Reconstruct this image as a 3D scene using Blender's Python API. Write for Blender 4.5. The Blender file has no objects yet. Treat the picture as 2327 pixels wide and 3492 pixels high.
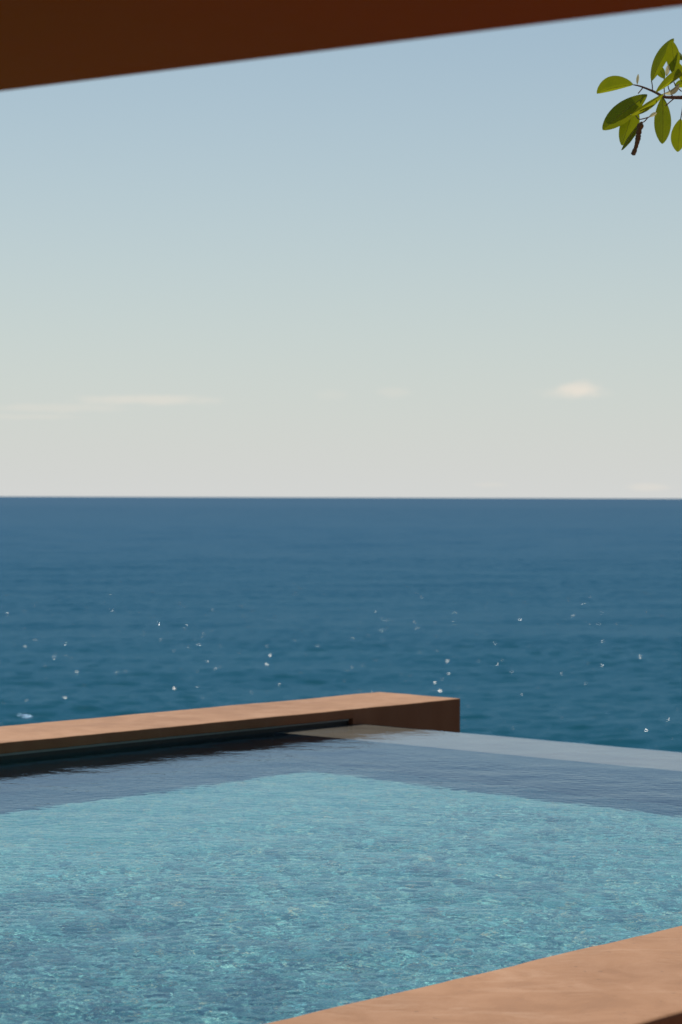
import bpy, bmesh, math, random
import numpy as np
from mathutils import Vector, Matrix, noise
R = math.radians
scene = bpy.context.scene
COL = scene.collection

# ------------------------------------------------------------------ camera
H = 1.30                                   # eye height above the pool water (water z = 0)
EYE = Vector((0, 0, H))
FPX = 8008.0                               # focal length in photo pixels
IW, IH = 2327.0, 3492.0
PITCH = math.atan((IH / 2 - 1694.0) / FPX)  # down
ROLL = math.atan(5.0 / 1568.0)
cam_d = bpy.data.cameras.new('camera')
cam = bpy.data.objects.new('camera', cam_d); COL.objects.link(cam)
cam_d.sensor_fit = 'VERTICAL'; cam_d.sensor_height = 36.0; cam_d.sensor_width = 24.0
cam_d.lens = 36.0 * FPX / IH
cam_d.clip_start = 0.05; cam_d.clip_end = 200000
cam.matrix_world = Matrix.Translation(EYE) @ Matrix.Rotation(math.pi / 2 - PITCH, 4, 'X') @ Matrix.Rotation(ROLL, 4, 'Z')
cam_d.dof.use_dof = True
cam_d.dof.focus_distance = 8.0
cam_d.dof.aperture_fstop = 6.3
cam_d.dof.aperture_blades = 0
scene.camera = cam
CM = cam.matrix_world.copy()
def ray(px, py):
    """world direction through a photo pixel, scaled to one metre along the optical axis"""
    v = Vector(((px - IW / 2) / FPX, -(py - IH / 2) / FPX, -1.0))
    return (CM.to_3x3() @ v)
def at(px, py, depth):
    return EYE + ray(px, py) * depth

# ------------------------------------------------------------------ sky, sun, exposure
SUN_EL, SUN_AZ = R(63), R(-19)             # azimuth measured from +Y towards +X
world = bpy.data.worlds.new('World'); scene.world = world
world.use_nodes = True
wn = world.node_tree.nodes; wl = world.node_tree.links
bg = wn['Background']
sky = wn.new('ShaderNodeTexSky'); sky.sky_type = 'NISHITA'
sky.sun_disc = False; sky.sun_elevation = SUN_EL; sky.sun_rotation = SUN_AZ
sky.altitude = 30; sky.air_density = 1.0; sky.dust_density = 0.6; sky.ozone_density = 1.2
def wnode(t, ins=None, **kw):
    nd = wn.new(t)
    for k, v in kw.items(): setattr(nd, k, v)
    for k, v in (ins or {}).items():
        if isinstance(v, bpy.types.NodeSocket): wl.new(v, nd.inputs[k])
        else: nd.inputs[k].default_value = v
    return nd
def wmath(op, a, b=0.0): return wnode('ShaderNodeMath', {0: a, 1: b}, operation=op).outputs[0]
tc = wnode('ShaderNodeTexCoord').outputs['Generated']
sep = wnode('ShaderNodeSeparateXYZ', {0: tc}).outputs
elev = wmath('ABSOLUTE', sep[2])
hz = wmath('POWER', 2.718, wmath('MULTIPLY', elev, -6.0))           # marine haze thickening to the horizon, the same all round
hmix = wnode('ShaderNodeMix', data_type='RGBA')
wl.new(wmath('MULTIPLY', hz, 0.96), hmix.inputs[0]); hmix.inputs[7].default_value = (8.3, 8.4, 8.25, 1)
skyc = wnode('ShaderNodeMix', data_type='RGBA', blend_type='MULTIPLY'); skyc.inputs[0].default_value = 1
wl.new(sky.outputs[0], skyc.inputs[6]); skyc.inputs[7].default_value = (0.83, 1.02, 1.0, 1)
wl.new(skyc.outputs[2], hmix.inputs[6])
col = hmix.outputs[2]
# thin fair-weather clouds low over the sea: azimuth, elevation, half width, half height, strength
az = wmath('ARCTAN2', sep[0], sep[1]); el = wmath('ARCSINE', sep[2])
cn = wnode('ShaderNodeTexNoise', {'Vector': wnode('ShaderNodeMapping', {0: tc, 3: (1, 1, 2.2)}).outputs[0], 'Scale': 90, 'Detail': 6, 'Roughness': 0.6})
wob = wmath('MULTIPLY', wmath('SUBTRACT', cn.outputs[0], 0.5), 1.6)
total = None
for cx, cyy, rx, ry, st in ((1332, 895, 48, 19, 0.6), (1310, 903, 78, 15, 0.25), (345, 922, 150, 13, 0.42), (130, 942, 190, 10, 0.22), (60, 962, 130, 7, 0.18), (905, 902, 38, 13, 0.16), (765, 908, 40, 12, 0.10), (1490, 1118, 50, 9, 0.30), (1130, 1113, 45, 5, 0.16),
                            (2300, 900, 200, 18, 0.4), (3300, 1000, 160, 14, 0.4), (-900, 930, 260, 16, 0.4), (-2300, 880, 220, 20, 0.4), (5200, 940, 240, 18, 0.4), (-4500, 960, 300, 16, 0.4)):
    a0, e0 = math.atan((cx - 784) / 5396), (1142 - cyy) / 5396
    dx = wmath('DIVIDE', wmath('SUBTRACT', az, a0), rx / 5396); dy = wmath('DIVIDE', wmath('SUBTRACT', el, e0), ry / 5396)
    d2 = wmath('ADD', wmath('MULTIPLY', dx, dx), wmath('MULTIPLY', dy, dy))
    f = wmath('ADD', wmath('POWER', 2.718, wmath('MULTIPLY', d2, -0.7)), wmath('MULTIPLY', wob, 0.75))
    f = wmath('MULTIPLY', f, wmath('POWER', 2.718, wmath('MULTIPLY', d2, -0.25)))
    f = wmath('MULTIPLY', wnode('ShaderNodeMapRange', {0: f, 1: 0.12, 2: 0.95}, interpolation_type='SMOOTHSTEP').outputs[0], st)
    total = f if total is None else wmath('ADD', total, f)
cmix = wnode('ShaderNodeMix', data_type='RGBA'); wl.new(total, cmix.inputs[0]); wl.new(col, cmix.inputs[6]); cmix.inputs[7].default_value = (10.4, 9.5, 8.3, 1)
wl.new(cmix.outputs[2], bg.inputs[0])
bg.inputs[1].default_value = 0.08
sl = bpy.data.lights.new('sun', 'SUN'); so = bpy.data.objects.new('sun', sl); COL.objects.link(so)
sl.energy = 5.0; sl.angle = R(0.53); sl.color = (1.0, 0.93, 0.83)
SUN_DIR = Vector((math.sin(SUN_AZ) * math.cos(SUN_EL), math.cos(SUN_AZ) * math.cos(SUN_EL), math.sin(SUN_EL)))
so.rotation_euler = SUN_DIR.to_track_quat('Z', 'Y').to_euler()
so.location = SUN_DIR * 60
sl.cycles.is_caustics_light = True
vs = scene.view_settings
vs.view_transform = 'Standard'; vs.look = 'None'; vs.gamma = 1; vs.use_curve_mapping = False
vs.exposure = 0.0
cy = scene.cycles
cy.max_bounces = 10; cy.transmission_bounces = 6; cy.transparent_max_bounces = 8
cy.diffuse_bounces = 4; cy.glossy_bounces = 4
cy.use_denoising = True

# ------------------------------------------------------------------ helpers
def link(name, mesh, mat, parent=None, smooth=None):
    o = bpy.data.objects.new(name, mesh); COL.objects.link(o)
    if mat: mesh.materials.append(mat)
    if parent: o.parent = parent
    if smooth is not None:
        mesh.polygons.foreach_set('use_smooth', [True] * len(mesh.polygons))
        if smooth < 180: mesh.set_sharp_from_angle(angle=R(smooth))
    return o
def pydata(name, verts, faces):
    m = bpy.data.meshes.new(name); m.from_pydata([tuple(v) for v in verts], [], faces); m.update(); return m
def tag(o, label, cat, group=None):
    o['label'] = label; o['category'] = cat
    if group: o['group'] = group
    return o
def thing(name, label, cat, loc=(0, 0, 0)):
    o = bpy.data.objects.new(name, None); COL.objects.link(o); o.location = loc
    return tag(o, label, cat)
def structure(o):
    o['kind'] = 'structure'; return o
def part_of(o, root):
    o.parent = root; o.matrix_parent_inverse = Matrix.Translation(-root.location)
    return o

class NT:
    def __init__(s, name):
        s.m = bpy.data.materials.new(name); s.m.use_nodes = True
        s.n = s.m.node_tree.nodes; s.l = s.m.node_tree.links
        s.n.clear(); s.out = s.n.new('ShaderNodeOutputMaterial')
    def node(s, t, ins=None, **kw):
        nd = s.n.new(t)
        for k, v in kw.items(): setattr(nd, k, v)
        for k, v in (ins or {}).items():
            if isinstance(v, bpy.types.NodeSocket): s.l.new(v, nd.inputs[k])
            else: nd.inputs[k].default_value = v
        return nd
    def math(s, op, a, b=0.0, c=0.0):
        return s.node('ShaderNodeMath', {0: a, 1: b, 2: c}, operation=op).outputs[0]
    def ramp(s, fac, stops, interp='LINEAR'):
        r = s.node('ShaderNodeValToRGB', {0: fac}); cr = r.color_ramp; cr.interpolation = interp
        while len(cr.elements) < len(stops): cr.elements.new(0.5)
        for e, (p, c) in zip(cr.elements, stops):
            e.position = p; e.color = c if len(c) == 4 else (*c, 1)
        return r.outputs[0]
    def mix(s, fac, a, b, blend='MIX'):
        nd = s.node('ShaderNodeMix', data_type='RGBA', blend_type=blend)
        for i, v in ((0, fac), (6, a), (7, b)):
            if isinstance(v, bpy.types.NodeSocket): s.l.new(v, nd.inputs[i])
            elif i == 0: nd.inputs[0].default_value = v
            else: nd.inputs[i].default_value = v if len(v) == 4 else (*v, 1)
        return nd.outputs[2]
    def pos(s): return s.node('ShaderNodeNewGeometry').outputs['Position']
    def mapping(s, vec, scale=(1, 1, 1), rot=(0, 0, 0), loc=(0, 0, 0)):
        return s.node('ShaderNodeMapping', {0: vec, 1: loc, 2: rot, 3: scale}).outputs[0]
    def noise(s, vec, scale, detail=4, rough=0.55, dist=0.0):
        return s.node('ShaderNodeTexNoise', {'Vector': vec, 'Scale': scale, 'Detail': detail, 'Roughness': rough, 'Distortion': dist}).outputs[0]
    def done(s, shader):
        s.l.new(shader, s.out.inputs[0]); return s.m

# pool frame: u runs along the long walls towards the sea, v across the pool away from the eye
UA = math.atan2(0.742, 0.670)
UX = Vector((math.cos(UA), math.sin(UA), 0)); VX = Vector((-math.sin(UA), math.cos(UA), 0))
def P(u, v, z=0.0): return UX * u + VX * v + Vector((0, 0, z))
V_FAR, V_NEAR, WALL_W = 6.863 * H, 2.878 * H, 0.50 * H
U_WEIR_IN, U_WEIR_OUT, U_END = 7.217 * H, 7.743 * H, 8.435 * H
TOP = 0.0695 * H
DEPTH = 0.90 * H
V_NEAR_OUT = 2.388 * H
DECK_Z = -0.37
SEA_Z = -30.0

# ------------------------------------------------------------------ materials
def mat_concrete():
    t = NT('ochre_concrete'); p = t.pos()
    big = t.noise(p, 1.3, 5, 0.6); mid = t.noise(t.mapping(p, (1, 1, 0.4)), 6, 6, 0.65, 0.6); fine = t.noise(p, 90, 4, 0.7)
    c = t.ramp(big, [(0.3, (0.225, 0.108, 0.05)), (0.7, (0.335, 0.175, 0.09))])
    c = t.mix(t.math('MULTIPLY', t.ramp(mid, [(0.45, (0, 0, 0)), (0.75, (1, 1, 1))]), 0.5), c, (0.385, 0.22, 0.13))
    c = t.mix(t.math('MULTIPLY', t.ramp(mid, [(0.25, (1, 1, 1)), (0.48, (0, 0, 0))]), 0.5), c, (0.20, 0.10, 0.052))
    c = t.mix(t.math('MULTIPLY', t.ramp(fine, [(0.62, (0, 0, 0)), (0.78, (1, 1, 1))]), 0.25), c, (0.15, 0.08, 0.045))
    scuff = t.noise(t.mapping(p, (1, 2.2, 1), (0, 0, -UA)), 3.1, 7, 0.7, 1.2)
    c = t.mix(t.math('MULTIPLY', t.ramp(scuff, [(0.54, (0, 0, 0)), (0.68, (1, 1, 1))]), 0.38), c, (0.42, 0.26, 0.165))
    pits = t.noise(p, 38, 2, 0.5)
    c = t.mix(t.math('MULTIPLY', t.ramp(pits, [(0.70, (0, 0, 0)), (0.76, (1, 1, 1))]), 0.5), c, (0.12, 0.065, 0.04))
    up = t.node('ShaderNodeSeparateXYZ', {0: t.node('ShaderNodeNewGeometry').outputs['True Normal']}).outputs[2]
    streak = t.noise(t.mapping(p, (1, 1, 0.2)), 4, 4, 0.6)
    shade_stain = t.math('MULTIPLY', t.math('LESS_THAN', up, 0.5), t.ramp(streak, [(0.25, (0.72, 0.72, 0.72)), (0.75, (0.9, 0.9, 0.9))]))
    c = t.mix(shade_stain, c, (0.14, 0.046, 0.016))          # shade of the upright faces painted in, with faint runoff streaks
    b = t.node('ShaderNodeBump', {'Height': t.math('ADD', t.math('MULTIPLY', fine, 0.35), mid), 'Strength': 0.35, 'Distance': 0.01}).outputs[0]
    s = t.node('ShaderNodeBsdfPrincipled', {'Base Color': c, 'Roughness': 0.75, 'Normal': b, 'Specular IOR Level': 0.3})
    return t.done(s.outputs[0])
def mat_beam():
    t = NT('rust_brown_plaster'); p = t.pos()
    big = t.noise(p, 0.9, 4, 0.6)
    c = t.ramp(big, [(0.3, (0.20, 0.045, 0.001)), (0.7, (0.24, 0.06, 0.0015))])
    xx = t.node('ShaderNodeSeparateXYZ', {0: p}).outputs[0]
    c = t.mix(t.node('ShaderNodeMapRange', {0: t.math('ADD', xx, big), 1: 0.8, 2: -0.2}).outputs[0], c, (0.22, 0.093, 0.001))   # colour shifts to ochre towards the left end
    b = t.node('ShaderNodeBump', {'Height': t.noise(p, 30, 5, 0.6), 'Strength': 0.2, 'Distance': 0.01}).outputs[0]
    s = t.node('ShaderNodeBsdfPrincipled', {'Base Color': c, 'Roughness': 0.8, 'Normal': b, 'Specular IOR Level': 0.03})
    return t.done(s.outputs[0])
def mat_mosaic():
    t = NT('blue_glass_mosaic'); p = t.pos()
    q = t.mapping(p, (70, 70, 70), (0, 0, -UA))
    cell = t.node('ShaderNodeVectorMath', {0: q}, operation='FLOOR').outputs[0]
    wnz = t.node('ShaderNodeTexWhiteNoise', {0: cell}, noise_dimensions='3D')
    c = t.ramp(wnz.outputs[0], [(0.0, (0.006, 0.12, 0.19)), (0.35, (0.035, 0.26, 0.27)), (0.7, (0.11, 0.41, 0.36)), (0.95, (0.30, 0.55, 0.43)), (1.0, (0.65, 0.5, 0.2))])
    big = t.noise(p, 1.2, 4, 0.6)
    c = t.mix(t.math('MULTIPLY', big, 0.35), c, (0.04, 0.28, 0.28))
    s = t.node('ShaderNodeBsdfPrincipled', {'Base Color': c, 'Roughness': 0.5})
    return t.done(s.outputs[0])
def mat_weir():
    t = NT('wet_concrete'); p = t.pos()
    n1 = t.noise(p, 3, 5, 0.6)
    c = t.ramp(n1, [(0.3, (0.21, 0.165, 0.125)), (0.7, (0.27, 0.215, 0.165))])
    s = t.node('ShaderNodeBsdfPrincipled', {'Base Color': c, 'Roughness': 0.8})
    return t.done(s.outputs[0])
def mat_water():
    t = NT('clear_pool_water'); p = t.pos()
    q = t.mapping(p, (1, 1, 1), (0, 0, 0))
    h = t.math('ADD', t.noise(q, 14, 3, 0.5), t.math('MULTIPLY', t.noise(q, 45, 2, 0.5), 0.3))
    b = t.node('ShaderNodeBump', {'Height': h, 'Strength': 0.12, 'Distance': 0.01}).outputs[0]
    fr = t.node('ShaderNodeFresnel', {'IOR': 1.333, 'Normal': b}).outputs[0]
    fac = t.math('MULTIPLY', fr, 0.95)
    g = t.node('ShaderNodeBsdfGlossy', {'Color': (0.62, 0.79, 1.0, 1), 'Roughness': 0.0, 'Normal': b})
    r = t.node('ShaderNodeBsdfRefraction', {'Color': (0.93, 0.98, 1, 1), 'Roughness': 0.0, 'IOR': 1.333, 'Normal': b})
    s = t.node('ShaderNodeMixShader', {0: fac, 1: r.outputs[0], 2: g.outputs[0]})
    return t.done(s.outputs[0])
def mat_sea():
    t = NT('open_sea_water'); p = t.pos()
    yy = t.node('ShaderNodeSeparateXYZ', {0: p}).outputs[1]
    b = t.node('ShaderNodeBump', {'Height': t.noise(t.mapping(p, (0.6, 1, 1)), 1.3, 3, 0.6), 'Strength': 0.27, 'Distance': 0.6}).outputs[0]
    dist = t.math('LOGARITHM', t.math('MAXIMUM', yy, 100), 10)
    c = t.ramp(t.node('ShaderNodeMapRange', {0: dist, 1: 2.4, 2: 4.2}).outputs[0], [(0, (0.006, 0.062, 0.084)), (0.45, (0.008, 0.054, 0.088)), (1, (0.007, 0.04, 0.075))])
    big = t.noise(t.mapping(p, (0.15, 1, 1)), 0.012, 5, 0.6)
    c = t.mix(t.math('MULTIPLY', big, 0.35), c, (0.002, 0.034, 0.056))
    d = t.node('ShaderNodeBsdfDiffuse', {'Color': c})
    fr = t.node('ShaderNodeFresnel', {'IOR': 1.333, 'Normal': b}).outputs[0]
    fac = t.math('MINIMUM', t.math('MULTIPLY', fr, 0.55), 0.27)
    g = t.node('ShaderNodeBsdfGlossy', {'Color': (0.41, 0.63, 0.95, 1), 'Roughness': 0.12, 'Normal': b})
    # small steep wavelet facets, each with its own lean; now and then one mirrors the sun
    cell = t.node('ShaderNodeTexVoronoi', {'Vector': p, 'Scale': 2.0}, voronoi_dimensions='2D')
    rn = t.node('ShaderNodeVectorMath', {0: cell.outputs['Color'], 1: (0.5, 0.5, 0.5)}, operation='SUBTRACT').outputs[0]
    rn = t.node('ShaderNodeVectorMath', {0: rn, 1: (1.4, 1.4, 0.0)}, operation='MULTIPLY').outputs[0]
    rn = t.node('ShaderNodeVectorMath', {0: rn, 1: (0, 0, 1)}, operation='ADD').outputs[0]
    rn = t.node('ShaderNodeVectorMath', {0: rn}, operation='NORMALIZE').outputs[0]
    spot = t.math('LESS_THAN', cell.outputs['Distance'], 0.2)
    near = t.node('ShaderNodeMapRange', {0: yy, 1: 900.0, 2: 450.0}).outputs[0]
    g2 = t.node('ShaderNodeBsdfGlossy', {'Color': (1, 1, 1, 1), 'Roughness': 0.10, 'Normal': rn})
    s = t.node('ShaderNodeMixShader', {0: fac, 1: d.outputs[0], 2: g.outputs[0]})
    s = t.node('ShaderNodeMixShader', {0: t.math('MULTIPLY', t.math('MULTIPLY', spot, near), 0.007), 1: s.outputs[0], 2: g2.outputs[0]})
    return t.done(s.outputs[0])
def mat_leaf(name, c1, c2, trans):
    t = NT(name); p = t.pos()
    n1 = t.noise(p, 25, 4, 0.6)
    c = t.mix(n1, c1, c2)
    d = t.node('ShaderNodeBsdfDiffuse', {'Color': c}); tr = t.node('ShaderNodeBsdfTranslucent', {'Color': c})
    g = t.node('ShaderNodeBsdfGlossy', {'Color': (1, 1, 1, 1), 'Roughness': 0.35})
    m1 = t.node('ShaderNodeMixShader', {0: trans, 1: d.outputs[0], 2: tr.outputs[0]})
    fr = t.node('ShaderNodeFresnel', {'IOR': 1.4}).outputs[0]
    m2 = t.node('ShaderNodeMixShader', {0: t.math('MULTIPLY', fr, 0.5), 1: m1.outputs[0], 2: g.outputs[0]})
    return t.done(m2.outputs[0])
def mat_plain(name, c1, c2, scale, rough=0.8, bump=0.3):
    t = NT(name); p = t.pos()
    n1 = t.noise(p, scale, 6, 0.65)
    b = t.node('ShaderNodeBump', {'Height': n1, 'Strength': bump, 'Distance': 0.02}).outputs[0]
    s = t.node('ShaderNodeBsdfPrincipled', {'Base Color': t.mix(n1, c1, c2), 'Roughness': rough, 'Normal': b})
    return t.done(s.outputs[0])

M_NAVY = mat_plain('navy_tile', (0.008, 0.022, 0.06), (0.014, 0.034, 0.09), 30, 0.5)
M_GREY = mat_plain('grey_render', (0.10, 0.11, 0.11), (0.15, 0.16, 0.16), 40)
M_BLACK = mat_plain('gap_shade_black', (0.004, 0.006, 0.008), (0.009, 0.011, 0.012), 40, 0.6)  # near-black that paints the shadow inside the recess above the water
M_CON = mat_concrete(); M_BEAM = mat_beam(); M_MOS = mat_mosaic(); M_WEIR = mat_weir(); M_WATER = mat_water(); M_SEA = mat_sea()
M_LEAF = mat_leaf('olive_leaf', (0.15, 0.18, 0.003), (0.25, 0.26, 0.005), 0.62)
M_PALE = mat_leaf('young_leaf', (0.5, 0.48, 0.25), (0.6, 0.55, 0.35), 0.35)
M_BARK = mat_plain('red_brown_bark', (0.09, 0.04, 0.03), (0.16, 0.08, 0.05), 60)
M_POD = mat_plain('dry_pod', (0.06, 0.02, 0.014), (0.26, 0.14, 0.04), 90, 0.7, 0.8)
M_HILL = mat_plain('dry_scrub', (0.09, 0.08, 0.04), (0.2, 0.15, 0.09), 0.6)
M_DECK = mat_plain('terrace_screed', (0.22, 0.12, 0.07), (0.3, 0.17, 0.1), 3)

# ------------------------------------------------------------------ sea and hillside
srng = np.random.default_rng(21)
SW = []
for _ in range(70):                                    # wind sea running onto the shore
    lam = math.exp(srng.uniform(math.log(1.5), math.log(8.0))); th = srng.normal(R(-80), 0.55)
    SW.append((2 * math.pi / lam * math.cos(th), 2 * math.pi / lam * math.sin(th), 0.15 * math.sqrt(2 / 70) * lam / (2 * math.pi), srng.uniform(0, 6.283)))
SW2 = []
for _ in range(40):                                    # longer swell that still reads far out
    lam = math.exp(srng.uniform(math.log(14), math.log(110.0))); th = srng.normal(R(-85), 0.5)
    SW2.append((2 * math.pi / lam * math.cos(th), 2 * math.pi / lam * math.sin(th), 0.034 * math.sqrt(2 / 40) * lam / (2 * math.pi), srng.uniform(0, 6.283)))
def sea_height(X, Y):
    z = np.zeros_like(X)
    for kx, ky, a, ph in SW: z += a * np.cos(kx * X + ky * Y + ph)
    gust = 0.75 + 0.35 * np.sin(X * 0.021 + 1.3 * np.sin(Y * 0.013)) * np.sin(Y * 0.017 + 0.8 * np.sin(X * 0.03))
    z *= gust * np.clip((2600 - Y) / 1800, 0.25, 1)
    for kx, ky, a, ph in SW2: z += a * np.cos(kx * X + ky * Y + ph)
    return z
vs_all, fs_all, base = [], [], 0
def sheet(xs_, ys_, zf):
    global base
    X, Y = np.meshgrid(xs_, ys_); Z = zf(X, Y)
    vs_all.append(np.stack([X.ravel(), Y.ravel(), Z.ravel()], 1))
    jj, ii = np.meshgrid(np.arange(len(ys_) - 1), np.arange(len(xs_) - 1), indexing='ij'); n_ = len(xs_)
    q = (jj * n_ + ii).ravel() + base
    fs_all.append(np.stack([q, q + 1, q + 1 + n_, q + n_], 1)); base += X.size
def axis(*runs):
    out = []
    for a, b, st in runs: out += list(np.arange(a, b, st))
    return out
xp = axis((0, 90, 0.55), (90, 250, 2.2), (250, 1000, 10), (1000, 3000, 100)) + [3000, 4500, 7000, 12000, 25000, 90000]
sxs = np.array([-x for x in xp[:0:-1]] + xp, float)
sys_ = np.array([-90000, -8000, -1000, -200, 0, 100, 160, 200] + axis((215, 520, 0.65), (520, 1200, 2.0), (1200, 2400, 5.0), (2400, 7000, 20.0)) + [7000, 8000, 10000, 14000, 25000, 90000], float)
sheet(sxs, sys_, lambda X, Y: SEA_Z + sea_height(X, Y))
def np_mesh(name, co, quads):
    me = bpy.data.meshes.new(name); quads = quads.astype(np.int32)
    me.vertices.add(len(co)); me.vertices.foreach_set('co', co.astype(np.float32).ravel())
    me.loops.add(quads.size); me.loops.foreach_set('vertex_index', quads.ravel())
    me.polygons.add(len(quads)); me.polygons.foreach_set('loop_start', np.arange(0, quads.size, 4, dtype=np.int32))
    me.update(calc_edges=True); return me
structure(link('sea', np_mesh('sea', np.concatenate(vs_all), np.concatenate(fs_all)), M_SEA, smooth=180))

def hill_z(u, v):
    # flat shelf under terrace and pool, cliff towards the sea (u beyond the weir, v beyond the far wall)
    e = max(u - U_END - 0.3, v - V_FAR - WALL_W - 0.3, 0)
    z = -1.75 - e * 0.75 - max(0, e - 12) * 0.5
    back = max(0, -v - 9.0)
    z += min(back, 28) * 0.95  # unseen steep rise behind the terrace, shaped to block sky light
    return z + noise.noise(Vector((u * 0.15, v * 0.15, 0))) * min(2.0, 0.05 + e * 0.12 + back * 0.1)
us = np.concatenate([np.linspace(-70, -5, 22), np.linspace(-2, 14, 17), np.linspace(17, 50, 16)])
vs_ = np.concatenate([np.linspace(-60, -8, 20), np.linspace(-5, 13, 13), np.linspace(15, 48, 16)])
vv = [P(u, v, max(hill_z(u, v), SEA_Z - 3)) for v in vs_ for u in us]
nf = len(us)
ff = [(j * nf + i, j * nf + i + 1, (j + 1) * nf + i + 1, (j + 1) * nf + i) for j in range(len(vs_) - 1) for i in range(nf - 1)]
structure(link('hillside', pydata('hillside', vv, ff), M_HILL, smooth=180))

# ------------------------------------------------------------------ terrace deck (lower than the coping)
def slab(name, u0, u1, v0, v1, z0, z1, mat, bev=0.0, nu=1, nv=1):
    vs2 = [P(u, v, z) for z in (z0, z1) for v in (v0, v1) for u in (u0, u1)]
    m = pydata(name, vs2, [(0, 2, 3, 1), (4, 5, 7, 6), (0, 1, 5, 4), (1, 3, 7, 5), (3, 2, 6, 7), (2, 0, 4, 6)])
    if bev:
        bm = bmesh.new(); bm.from_mesh(m)
        bmesh.ops.bevel(bm, geom=bm.edges[:], offset=bev, segments=2, affect='EDGES', profile=0.6)
        bm.to_mesh(m); bm.free()
    return link(name, m, mat)
structure(slab('deck', -9, 13, -9, V_NEAR_OUT + 0.06, DECK_Z - 1.45, DECK_Z, M_DECK))

# ------------------------------------------------------------------ pool walls: hand-trowelled sweeps
def sweep(name, axis, a0, a1, prof, mat, step=0.06, amp=0.004, seed=0.0, parent=None, sharp=50):
    """prof(a) -> closed polygon [(b, z)], same count at every station; axis 'u' or 'v'"""
    n = max(2, int((a1 - a0) / step)) + 1
    sts = [a0, a0 + 0.004, a0 + 0.012] + list(np.linspace(a0 + 0.03, a1 - 0.03, n)) + [a1 - 0.012, a1 - 0.004, a1]
    ins = {0: 0.012, 1: 0.006, 2: 0.0, len(sts) - 1: 0.012, len(sts) - 2: 0.006, len(sts) - 3: 0.0}
    verts = []; k = None
    for i, a in enumerate(sts):
        pr = prof(a); k = len(pr)
        cb = sum(p[0] for p in pr) / k; cz = sum(p[1] for p in pr) / k
        d = ins.get(i, 0.0)
        for b, z in pr:
            if d:
                b -= math.copysign(min(d, abs(b - cb)), b - cb); z -= math.copysign(min(d, abs(z - cz)), z - cz)
            q = Vector((a * 1.6, b * 4 + seed, z * 4))
            nz = noise.fractal(q, 1.0, 2.0, 3) * amp + noise.noise(q * 9) * amp * 0.35
            nb = noise.fractal(q + Vector((7.3, 1.1, 4.2)), 1.0, 2.0, 3) * amp * 1.3 + noise.noise(q * 11) * amp * 0.3
            verts.append(P(a, b + nb, z + nz) if axis == 'u' else P(b + nb, a, z + nz))
    m_ = len(sts)
    faces = [(i * k + j, i * k + (j + 1) % k, (i + 1) * k + (j + 1) % k, (i + 1) * k + j) for i in range(m_ - 1) for j in range(k)]
    faces += [tuple(range(k))[::-1], tuple((m_ - 1) * k + j for j in range(k))]
    me = pydata(name, verts, faces)
    bm = bmesh.new(); bm.from_mesh(me); bmesh.ops.recalc_face_normals(bm, faces=bm.faces[:]); bm.to_mesh(me); bm.free()
    return link(name, me, mat, parent, smooth=sharp)
def rect_prof(b0, b1, z0, z1, r, nb=10):
    pts = []
    def arc(cb, cz, s, r_):
        for t_ in np.linspace(0, 1, 4):
            an = s + t_ * math.pi / 2
            pts.append((cb + r_ * math.cos(an), cz + r_ * math.sin(an)))
    arc(b1 - r, z1 - r, 0, r)
    for t_ in np.linspace(0, 1, nb + 2)[1:-1]: pts.append((b1 - r + (b0 - b1 + 2 * r) * t_, z1))
    arc(b0 + r, z1 - r, math.pi / 2, r)
    pts.append((b0, z1 - (z1 - z0) * 0.5))
    arc(b0 + r, z0 + r, math.pi, r)
    arc(b1 - r, z0 + r, 1.5 * math.pi, r)
    pts.append((b1, z1 - (z1 - z0) * 0.5))
    return pts
RECESS = 0.045
def smooth01(x): x = min(1, max(0, x)); return x * x * (3 - 2 * x)
def far_prof(a):
    k = smooth01((a - (U_WEIR_OUT - 0.07)) / 0.07)
    z0 = 0.036 + (-0.036 - 0.6) * k
    return rect_prof(V_FAR, V_FAR + WALL_W, z0, TOP, 0.006)
wall = thing('pool_wall', 'long ochre concrete pool wall on the seaward side, jutting past the infinity edge', 'wall', P(5, V_FAR, -1.7))
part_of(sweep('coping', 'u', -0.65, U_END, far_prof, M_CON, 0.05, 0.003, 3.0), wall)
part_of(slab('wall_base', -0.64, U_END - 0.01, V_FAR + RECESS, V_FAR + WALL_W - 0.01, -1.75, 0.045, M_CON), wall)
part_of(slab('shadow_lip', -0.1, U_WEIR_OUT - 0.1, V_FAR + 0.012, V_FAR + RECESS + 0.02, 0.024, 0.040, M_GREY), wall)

wall2 = thing('pool_wall', 'broad ochre concrete coping beside the terrace, trowelled and lightly stained', 'wall', P(5, V_NEAR, -1.7))
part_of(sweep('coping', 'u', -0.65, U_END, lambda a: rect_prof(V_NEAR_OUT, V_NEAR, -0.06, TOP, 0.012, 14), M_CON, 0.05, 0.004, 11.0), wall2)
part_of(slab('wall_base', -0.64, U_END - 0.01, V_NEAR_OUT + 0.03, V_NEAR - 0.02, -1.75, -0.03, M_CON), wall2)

wall3 = thing('infinity_edge_wall', 'pale submerged wall under the overflowing edge of the pool', 'wall', P(U_WEIR_OUT, 5, -1.7))
part_of(sweep('weir_top', 'v', V_NEAR - 0.01, V_FAR + RECESS - 0.006, lambda a: rect_prof(U_WEIR_IN, U_WEIR_OUT - 0.012, -0.5, -0.014, 0.004, 8), M_WEIR, 0.06, 0.001, 5.0), wall3)
part_of(slab('wall_base', U_WEIR_IN + 0.01, U_WEIR_OUT - 0.02, V_NEAR, V_FAR + RECESS - 0.008, -1.75, -0.3, M_WEIR), wall3)
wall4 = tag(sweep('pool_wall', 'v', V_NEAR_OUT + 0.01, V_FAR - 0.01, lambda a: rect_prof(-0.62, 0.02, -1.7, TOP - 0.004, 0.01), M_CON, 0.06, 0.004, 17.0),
            'short ochre concrete end wall joining the two long pool walls', 'wall')

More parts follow.
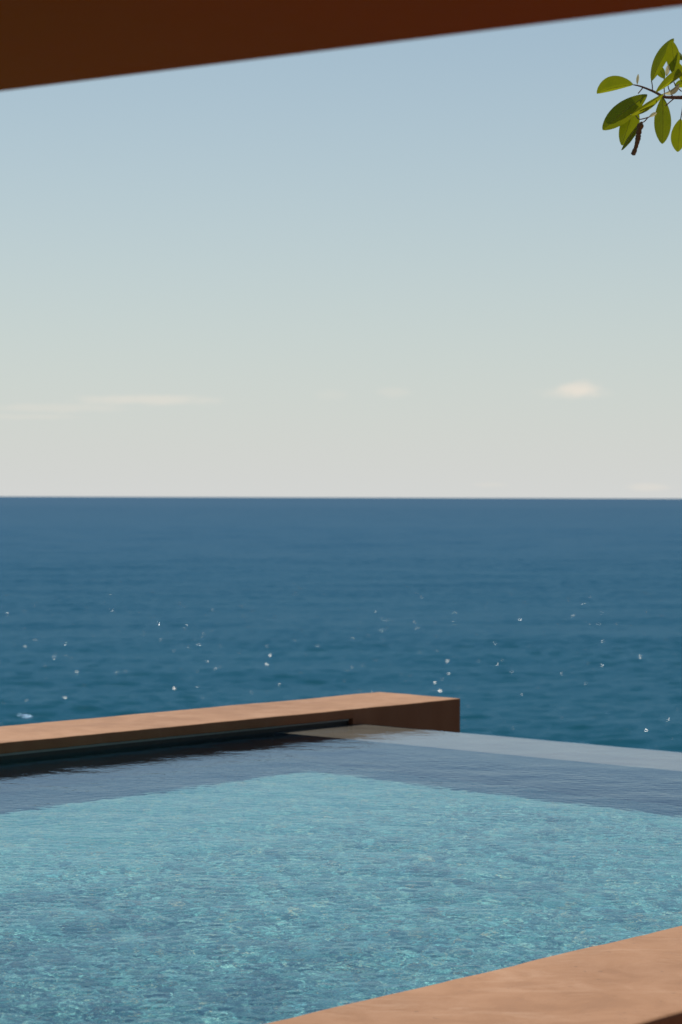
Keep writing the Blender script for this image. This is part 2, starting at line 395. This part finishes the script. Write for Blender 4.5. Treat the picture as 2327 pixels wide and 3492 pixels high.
# basin lining
lv0, lv1, lu0, lu1 = V_NEAR - 0.004, V_FAR + RECESS - 0.004, 0.024, U_WEIR_IN - 0.004
c = [P(lu0, lv0), P(lu1, lv0), P(lu1, lv1), P(lu0, lv1)]
bv = [p + Vector((0, 0, -DEPTH)) for p in c] + [P(lu0, lv0, 0.02), P(lu1, lv0, -0.016), P(lu1, lv1, -0.016), P(lu0, lv1, 0.026)]
# far wall lining rises above the water only behind the recess
lining = structure(link('pool_basin', pydata('pool_basin', bv + [P(lu1, lv1, 0.026), P(lu1, lv0, 0.02)],
    [(0, 1, 2, 3), (0, 4, 9, 1), (1, 5, 6, 2), (2, 8, 7, 3), (3, 7, 4, 0)]), M_MOS))
lining.data.materials.append(M_NAVY)
for f_ in lining.data.polygons:
    if f_.index: f_.material_index = 1
part_of(slab('gap_shade_band', 0.03, U_WEIR_OUT - 0.01, V_FAR + RECESS - 0.009, V_FAR + RECESS + 0.01, -0.22, 0.034, M_BLACK), wall)  # black strip painting the shadow gap under the far coping

# ------------------------------------------------------------------ pool water
rng = np.random.default_rng(4)
STEP = 0.0118
wu = np.arange(0.0, U_WEIR_OUT, STEP); wv = np.arange(V_NEAR - 0.03, V_FAR + RECESS + 0.01, STEP)
lip = [(0.004, -0.0008), (0.008, -0.003), (0.011, -0.008), (0.0125, -0.02), (0.0128, -0.25)]
lu = np.array([wu[-1] + a for a, _ in lip]); lz = np.array([z for _, z in lip])
UU, VV = np.meshgrid(np.concatenate([wu, lu]), wv)
ZZ = np.zeros_like(UU)
def waves(n, l0, l1, slope, main=None, spread=math.pi):
    z = np.zeros_like(UU)
    for _ in range(n):
        lam = math.exp(rng.uniform(math.log(l0), math.log(l1)))
        th = rng.uniform(0, 2 * math.pi) if main is None else rng.normal(main, spread)
        k = 2 * math.pi / lam
        z += np.cos(k * (math.cos(th) * UU + math.sin(th) * VV) + rng.uniform(0, 6.283)) * (slope * math.sqrt(2 / n) / k)
    return z
def ease(x): x = np.clip(x, 0, 1); return x * x * (3 - 2 * x)
calm = 0.10 + 0.90 * ease((V_FAR - 0.1 - VV) / 1.9)
calm *= 0.16 + 0.84 * ease((U_WEIR_IN + 0.05 - UU) / 0.55)
calm *= 0.85 + 0.45 * ease((7.5 - UU) / 3.5)
ZZ += waves(90, 0.034, 0.085, 0.029, R(42), 1.0) * calm
ZZ += waves(40, 0.16, 0.8, 0.011) * (0.42 + 0.58 * calm)
ZZ += waves(30, 0.10, 0.30, 0.007, R(42), 0.7) * np.clip(calm, 0.5, 1)
ZZ[:, len(wu):] = ZZ[:, len(wu) - 1:len(wu)] * np.array([0.9, 0.7, 0.4, 0.2, 0])[None, :] + lz[None, :]
nv_, nu_ = UU.shape
co = np.empty((nv_ * nu_, 3), np.float32)
co[:, 0] = (UX.x * UU + VX.x * VV).ravel(); co[:, 1] = (UX.y * UU + VX.y * VV).ravel(); co[:, 2] = ZZ.ravel()
jj, ii = np.meshgrid(np.arange(nv_ - 1), np.arange(nu_ - 1), indexing='ij')
q0 = (jj * nu_ + ii).ravel()
quads = np.stack([q0, q0 + 1, q0 + 1 + nu_, q0 + nu_], 1).astype(np.int32)
me = bpy.data.meshes.new('pool_water')
me.vertices.add(len(co)); me.vertices.foreach_set('co', co.ravel())
me.loops.add(quads.size); me.loops.foreach_set('vertex_index', quads.ravel())
me.polygons.add(len(quads)); me.polygons.foreach_set('loop_start', np.arange(0, quads.size, 4, dtype=np.int32))
me.update(calc_edges=True); me.validate()
water = structure(link('pool_water', me, M_WATER, smooth=180))
water.cycles.is_caustics_caster = True
for o in (lining, *wall3.children): o.cycles.is_caustics_receiver = True

# ------------------------------------------------------------------ terrace roof with its edge beam
BH = 0.58
def beam_pt(px, py):
    r_ = ray(px, py); return EYE + r_ * (BH / r_.z)
bl, br = beam_pt(0, 312), beam_pt(2327, 22)
bd = (br - bl); bd.z = 0; bd.normalize(); bn = Vector((-bd.y, bd.x, 0))    # bn points to the sea
b0, b1 = bl - bd * 2.6, br + bd * 2.4
roof = thing('pavilion', 'dark rust brown roof beam spanning the terrace overhead in deep shade', 'pavilion', (b0.x, b0.y, DECK_Z))
def obox(name, a, b, w0, w1, z0, z1, mat, bev=0.01):
    """box from a to b along bd, from w0 to w1 along bn"""
    vs2 = [Vector((p.x, p.y, 0)) + bn * w + Vector((0, 0, z)) for z in (z0, z1) for w in (w0, w1) for p in (a, b)]
    m = pydata(name, vs2, [(0, 2, 3, 1), (4, 5, 7, 6), (0, 1, 5, 4), (1, 3, 7, 5), (3, 2, 6, 7), (2, 0, 4, 6)])
    bm = bmesh.new(); bm.from_mesh(m); bmesh.ops.recalc_face_normals(bm, faces=bm.faces[:])
    bmesh.ops.bevel(bm, geom=bm.edges[:], offset=bev, segments=2, affect='EDGES', profile=0.6); bm.to_mesh(m); bm.free()
    o = link(name, m, mat); return part_of(o, roof)
bz = bl.z
obox('beam', b0, b1, -1.1, 0.0, bz, bz + 0.30, M_BEAM, 0.001)
obox('added_roof_slab', b0, b1, -7.0, -0.01, bz + 0.305, bz + 0.5, M_BEAM)  # unseen slab added behind the beam to keep sky light off shaded faces
obox('column', b0, b0 + bd * 0.3, -0.7, -0.4, DECK_Z, bz - 0.003, M_BEAM)
obox('column', b1 - bd * 0.3, b1, -0.7, -0.4, DECK_Z, bz - 0.003, M_BEAM)
obox('added_back_wall', b0, b1, -7.0, -6.75, DECK_Z, bz + 0.302, M_BEAM)  # unseen wall added behind the eye, also blocking sky light

# ------------------------------------------------------------------ tree twig (photo-zoom coordinates, then its own depth)
TD = 7.0
def tz(x, y, d=0.0): return at(1980 + x / 4.519, 80 + y / 4.519, TD + d)
S = TD / FPX / 4.519                      # metres per zoom pixel
tree = thing('tree', 'leafy tree branch with olive green leaves and a hanging brown pod against the sky', 'tree', (3.8, 6.9, DECK_Z))
def tube(name, pts, rads, mat, seg=8, parent=None):
    verts = []; n = len(pts)
    for i, p in enumerate(pts):
        d = (pts[min(i + 1, n - 1)] - pts[max(i - 1, 0)]).normalized()
        x = d.cross(Vector((0.3, -0.9, 0.2))).normalized(); y = d.cross(x)
        for s in range(seg):
            a = 2 * math.pi * s / seg
            verts.append(p + (x * math.cos(a) + y * math.sin(a)) * rads[i])
    faces = [(i * seg + s, i * seg + (s + 1) % seg, (i + 1) * seg + (s + 1) % seg, (i + 1) * seg + s) for i in range(n - 1) for s in range(seg)]
    faces += [tuple(range(seg))[::-1], tuple((n - 1) * seg + s for s in range(seg))]
    o = link(name, pydata(name, verts, faces), mat, smooth=60)
    return part_of(o, tree)
def curve(pts, n=10):
    """Catmull-Rom through points"""
    q = [pts[0]] + list(pts) + [pts[-1]]; out = []
    for i in range(1, len(q) - 2):
        for k in range(n):
            t_ = k / n; a, b_, c_, d = q[i - 1], q[i], q[i + 1], q[i + 2]
            out.append(0.5 * ((2 * b_) + (c_ - a) * t_ + (2 * a - 5 * b_ + 4 * c_ - d) * t_ ** 2 + (3 * b_ - a - 3 * c_ + d) * t_ ** 3))
    out.append(pts[-1]); return out
def lprof(t_): return (max(0.0, math.sin(math.pi * t_)) ** 0.68) * (0.88 + 0.2 * t_) if 0 < t_ < 1 else 0.0
def leaf_mesh(mid, side, wl_, wr_, fold, cup=0.0, n=16, m_=4):
    """mid: midrib points; side(i): unit side vector; widths left/right in metres; fold: lift of the margins along the normal"""
    verts = []; faces = []
    pts = mid; L = len(pts)
    for i, p in enumerate(pts):
        t_ = (1 - math.cos(math.pi * i / (L - 1))) / 2; d = (pts[min(i + 1, L - 1)] - pts[max(i - 1, 0)]).normalized()
        sd = (side - d * side.dot(d)).normalized(); nm = d.cross(sd)
        w = lprof(t_) + 0.006
        for j in range(-m_, m_ + 1):
            f = j / m_
            ww = (wr_ if f > 0 else wl_) * w * f
            wob = noise.noise(p * 60 + Vector((f, 0, 0))) * 0.0012 * abs(f)
            verts.append(p + sd * ww + nm * (abs(ww) * fold + cup * f * f * w + wob))
    k = 2 * m_ + 1
    for i in range(L - 1):
        for j in range(k - 1):
            faces.append((i * k + j, i * k + j + 1, (i + 1) * k + j + 1, (i + 1) * k + j))
    return pydata('leaf', verts, faces)
def leaf(base, tip, wl_, wr_, d0=0.0, d1=0.0, bend=0.0, fold=0.25, tilt=0.0, mat=None, name='leaf'):
    """zoom pixel base and tip; wl_, wr_ margins in zoom pixels left/right of the direction of growth; bend: midrib sag in zoom px"""
    a, b_ = tz(*base, d0), tz(*tip, d1)
    bx, by = tip[0] - base[0], tip[1] - base[1]; ln = math.hypot(bx, by); px, py = -by / ln, bx / ln
    c_ = tz((base[0] + tip[0]) / 2 + px * bend, (base[1] + tip[1]) / 2 + py * bend, (d0 + d1) / 2)
    mid = [a * (1 - t_) ** 2 + c_ * 2 * t_ * (1 - t_) + b_ * t_ ** 2 for t_ in (1 - np.cos(np.linspace(0, math.pi, 19))) / 2]
    sd = (tz(base[0] + px * 100, base[1] + py * 100) - tz(*base)).normalized()
    dirv = (b_ - a).normalized(); nm = dirv.cross(sd).normalized()
    side = (sd * math.cos(tilt) + nm * math.sin(tilt))
    cs = max(0.25, abs(math.cos(tilt)))
    o = link(name, leaf_mesh(mid, side, wl_ * S / cs, wr_ * S / cs, fold), mat or M_LEAF, smooth=180)
    rib = link('midrib', rib_mesh(mid), M_RIB, smooth=180); part_of(o, tree)
    rib.parent = o
    return o
def rib_mesh(mid):
    verts = []; n = len(mid)
    for i, p in enumerate(mid):
        d = (mid[min(i + 1, n - 1)] - mid[max(i - 1, 0)]).normalized()
        x = d.cross(Vector((0.3, -0.9, 0.2))).normalized(); y = d.cross(x); r_ = 0.0009 * (1 - 0.8 * i / n)
        verts += [p + (x * math.cos(a) + y * math.sin(a)) * r_ for a in (0, 2.09, 4.19)]
    faces = [(i * 3 + s, i * 3 + (s + 1) % 3, (i + 1) * 3 + (s + 1) % 3, (i + 1) * 3 + s) for i in range(n - 1) for s in range(3)]
    return pydata('midrib', verts, faces)
M_RIB = mat_leaf('leaf_rib', (0.30, 0.26, 0.04), (0.34, 0.28, 0.05), 0.5)

leaf((815, 945), (252, 1080), 40, 175, 0.02, 0.018, 45, 0.3, -0.3)
leaf((1030, 1095), (342, 1640), 150, 165, -0.01, -0.03, 30, 0.15, 0.1)
leaf((850, 1240), (640, 1880), 165, 125, 0.02, 0.02, 10, 0.2, 0.15)
leaf((1290, 1075), (780, 1405), 95, 25, -0.03, -0.05, -10, 0.5, -0.35)
leaf((925, 1520), (632, 1955), 40, 38, 0.01, 0.01, 5, 0.5, 0.5)
leaf((1265, 1130), (1262, 1855), 130, 135, 0.02, 0.0, -15, 0.2, 0.1)
leaf((1545, 1470), (1500, 1980), 115, 125, 0.0, 0.01, 5, 0.2, 0.0)
leaf((1095, 890), (1440, 230), 115, 80, 0.03, 0.02, -40, 0.25, -0.2)
leaf((1450, 800), (1400, 262), 110, 112, 0.0, -0.01, 12, 0.2, 0.1)
leaf((1620, 560), (1330, 330), 90, 110, 0.10, 0.09, 0, 0.2, 0.9)
leaf((1295, 850), (1180, 640), 70, 80, 0.06, 0.06, 0, 0.2, 0.3)
leaf((1160, 1065), (1720, 640), 70, 60, -0.04, -0.06, -30, 0.5, 0.4)
leaf((1600, 930), (1500, 600), 60, 70, 0.05, 0.03, 0, 0.2, 0.2)
leaf((1450, 960), (1640, 900), 60, 60, 0.07, 0.07, 0, 0.2, 0.2)
leaf((1800, 1150), (1610, 640), 120, 120, 0.05, 0.02, 0, 0.2, 0.2)
leaf((1760, 1180), (1690, 1760), 120, 130, 0.03, 0.02, 0, 0.2, -0.2)
leaf((1325, 810), (1352, 635), 28, 45, -0.01, -0.02, 0, 0.4, 0.2, M_PALE)
leaf((875, 940), (892, 778), 22, 22, -0.01, -0.01, 0, 0.4, 0.2, M_PALE)
leaf((1290, 1075), (1515, 925), 15, 70, -0.04, -0.05, 60, 0.5, 0.2, M_PALE)
leaf((1060, 1440), (1180, 1370), 28, 28, -0.02, -0.02, 0, 0.4, 0.2, M_PALE)
tube('branch', curve([tz(2600, 1330, 0.1), tz(2150, 1230, 0.05), tz(1700, 1150, 0), tz(1430, 1140, 0), tz(1290, 1130, 0), tz(1130, 1050), tz(930, 970), tz(815, 945)], 6),
     [S * r_ for r_ in np.interp(np.linspace(0, 1, 43), [0, 0.3, 0.5, 0.62, 1], [46, 34, 26, 22, 9])], M_BARK)
for pts in ([(1110, 1040), (1108, 960), (1095, 885)], [(965, 985), (930, 1030), (888, 1080)], [(1450, 1150), (1390, 1200), (1310, 1270)],
            [(850, 1390), (860, 1430), (905, 1475), (980, 1465), (1065, 1438)], [(1600, 1170), (1575, 1300), (1545, 1475)], [(1040, 1450), (985, 1510), (935, 1530)],
            [(1430, 1140), (1350, 960), (1430, 780)], [(1300, 1130), (1290, 1000), (1290, 850)], [(1290, 1130), (1240, 1130), (1265, 1150)], [(1560, 1050), (1470, 960), (1440, 900)]):
    cp = curve([tz(x, y) for x, y in pts], 5)
    tube('petiole', cp, [S * 9] * len(cp), M_BARK, 6)
pts = curve([tz(945, 1515), tz(905, 1640), tz(885, 1780), tz(850, 1920), tz(805, 2030)], 6)
rr = [S * (12 + 36 * min(1, i / 3) * (1 - 0.35 * i / len(pts))) * (1 + 0.45 * noise.noise(Vector((i * 1.7, 0.3, 0)))) for i in range(len(pts))]
rr[-1] *= 0.4
tube('pod', pts, rr, M_POD, 10)
# trunk and limbs out of frame on the right
root0 = Vector((3.8, 6.9, DECK_Z - 0.02)); joint = tz(2600, 1330, 0.1)
tube('trunk', curve([root0, root0 + Vector((0.08, 0.05, 0.9)), root0 + Vector((-0.05, 0.0, 1.8)), root0 + Vector((-0.3, 0, 3.4)), root0 + Vector((-0.2, 0.1, 4.4))], 6), list(np.linspace(0.085, 0.03, 25)), M_BARK, 12)
tube('branch', curve([root0 + Vector((-0.06, 0, 1.85)), root0 + Vector((-0.7, -0.05, 2.45)), root0 + Vector((-1.5, 0, 2.8)), joint], 6), list(np.linspace(0.032, S * 46, 19)), M_BARK)
rnd = random.Random(8)
proto = [leaf_mesh([Vector((0, 0.115 * t_, -0.016 * t_ * t_)) for t_ in (1 - np.cos(np.linspace(0, math.pi, 9))) / 2], Vector((1, 0, 0)), 0.026, 0.026, 0.25, n=8, m_=2) for _ in range(2)]
for pm in proto:
    pm.materials.append(M_LEAF); pm.polygons.foreach_set('use_smooth', [True] * len(pm.polygons))
for i in range(220):
    cen = Vector((3.6, 6.9, 4.0)); off = Vector((rnd.gauss(0, 0.42), rnd.gauss(0, 0.5), rnd.gauss(0, 0.35)))
    p = cen + off
    if p.x < 0.22 * p.y + 0.75: continue
    o = bpy.data.objects.new('leaf', proto[i % 2]); COL.objects.link(o)
    o.location = p; o.rotation_euler = (rnd.uniform(-0.9, 0.4), rnd.uniform(-0.6, 0.6), rnd.uniform(0, 6.28)); s_ = rnd.uniform(0.8, 1.15); o.scale = (s_,) * 3
    part_of(o, tree)
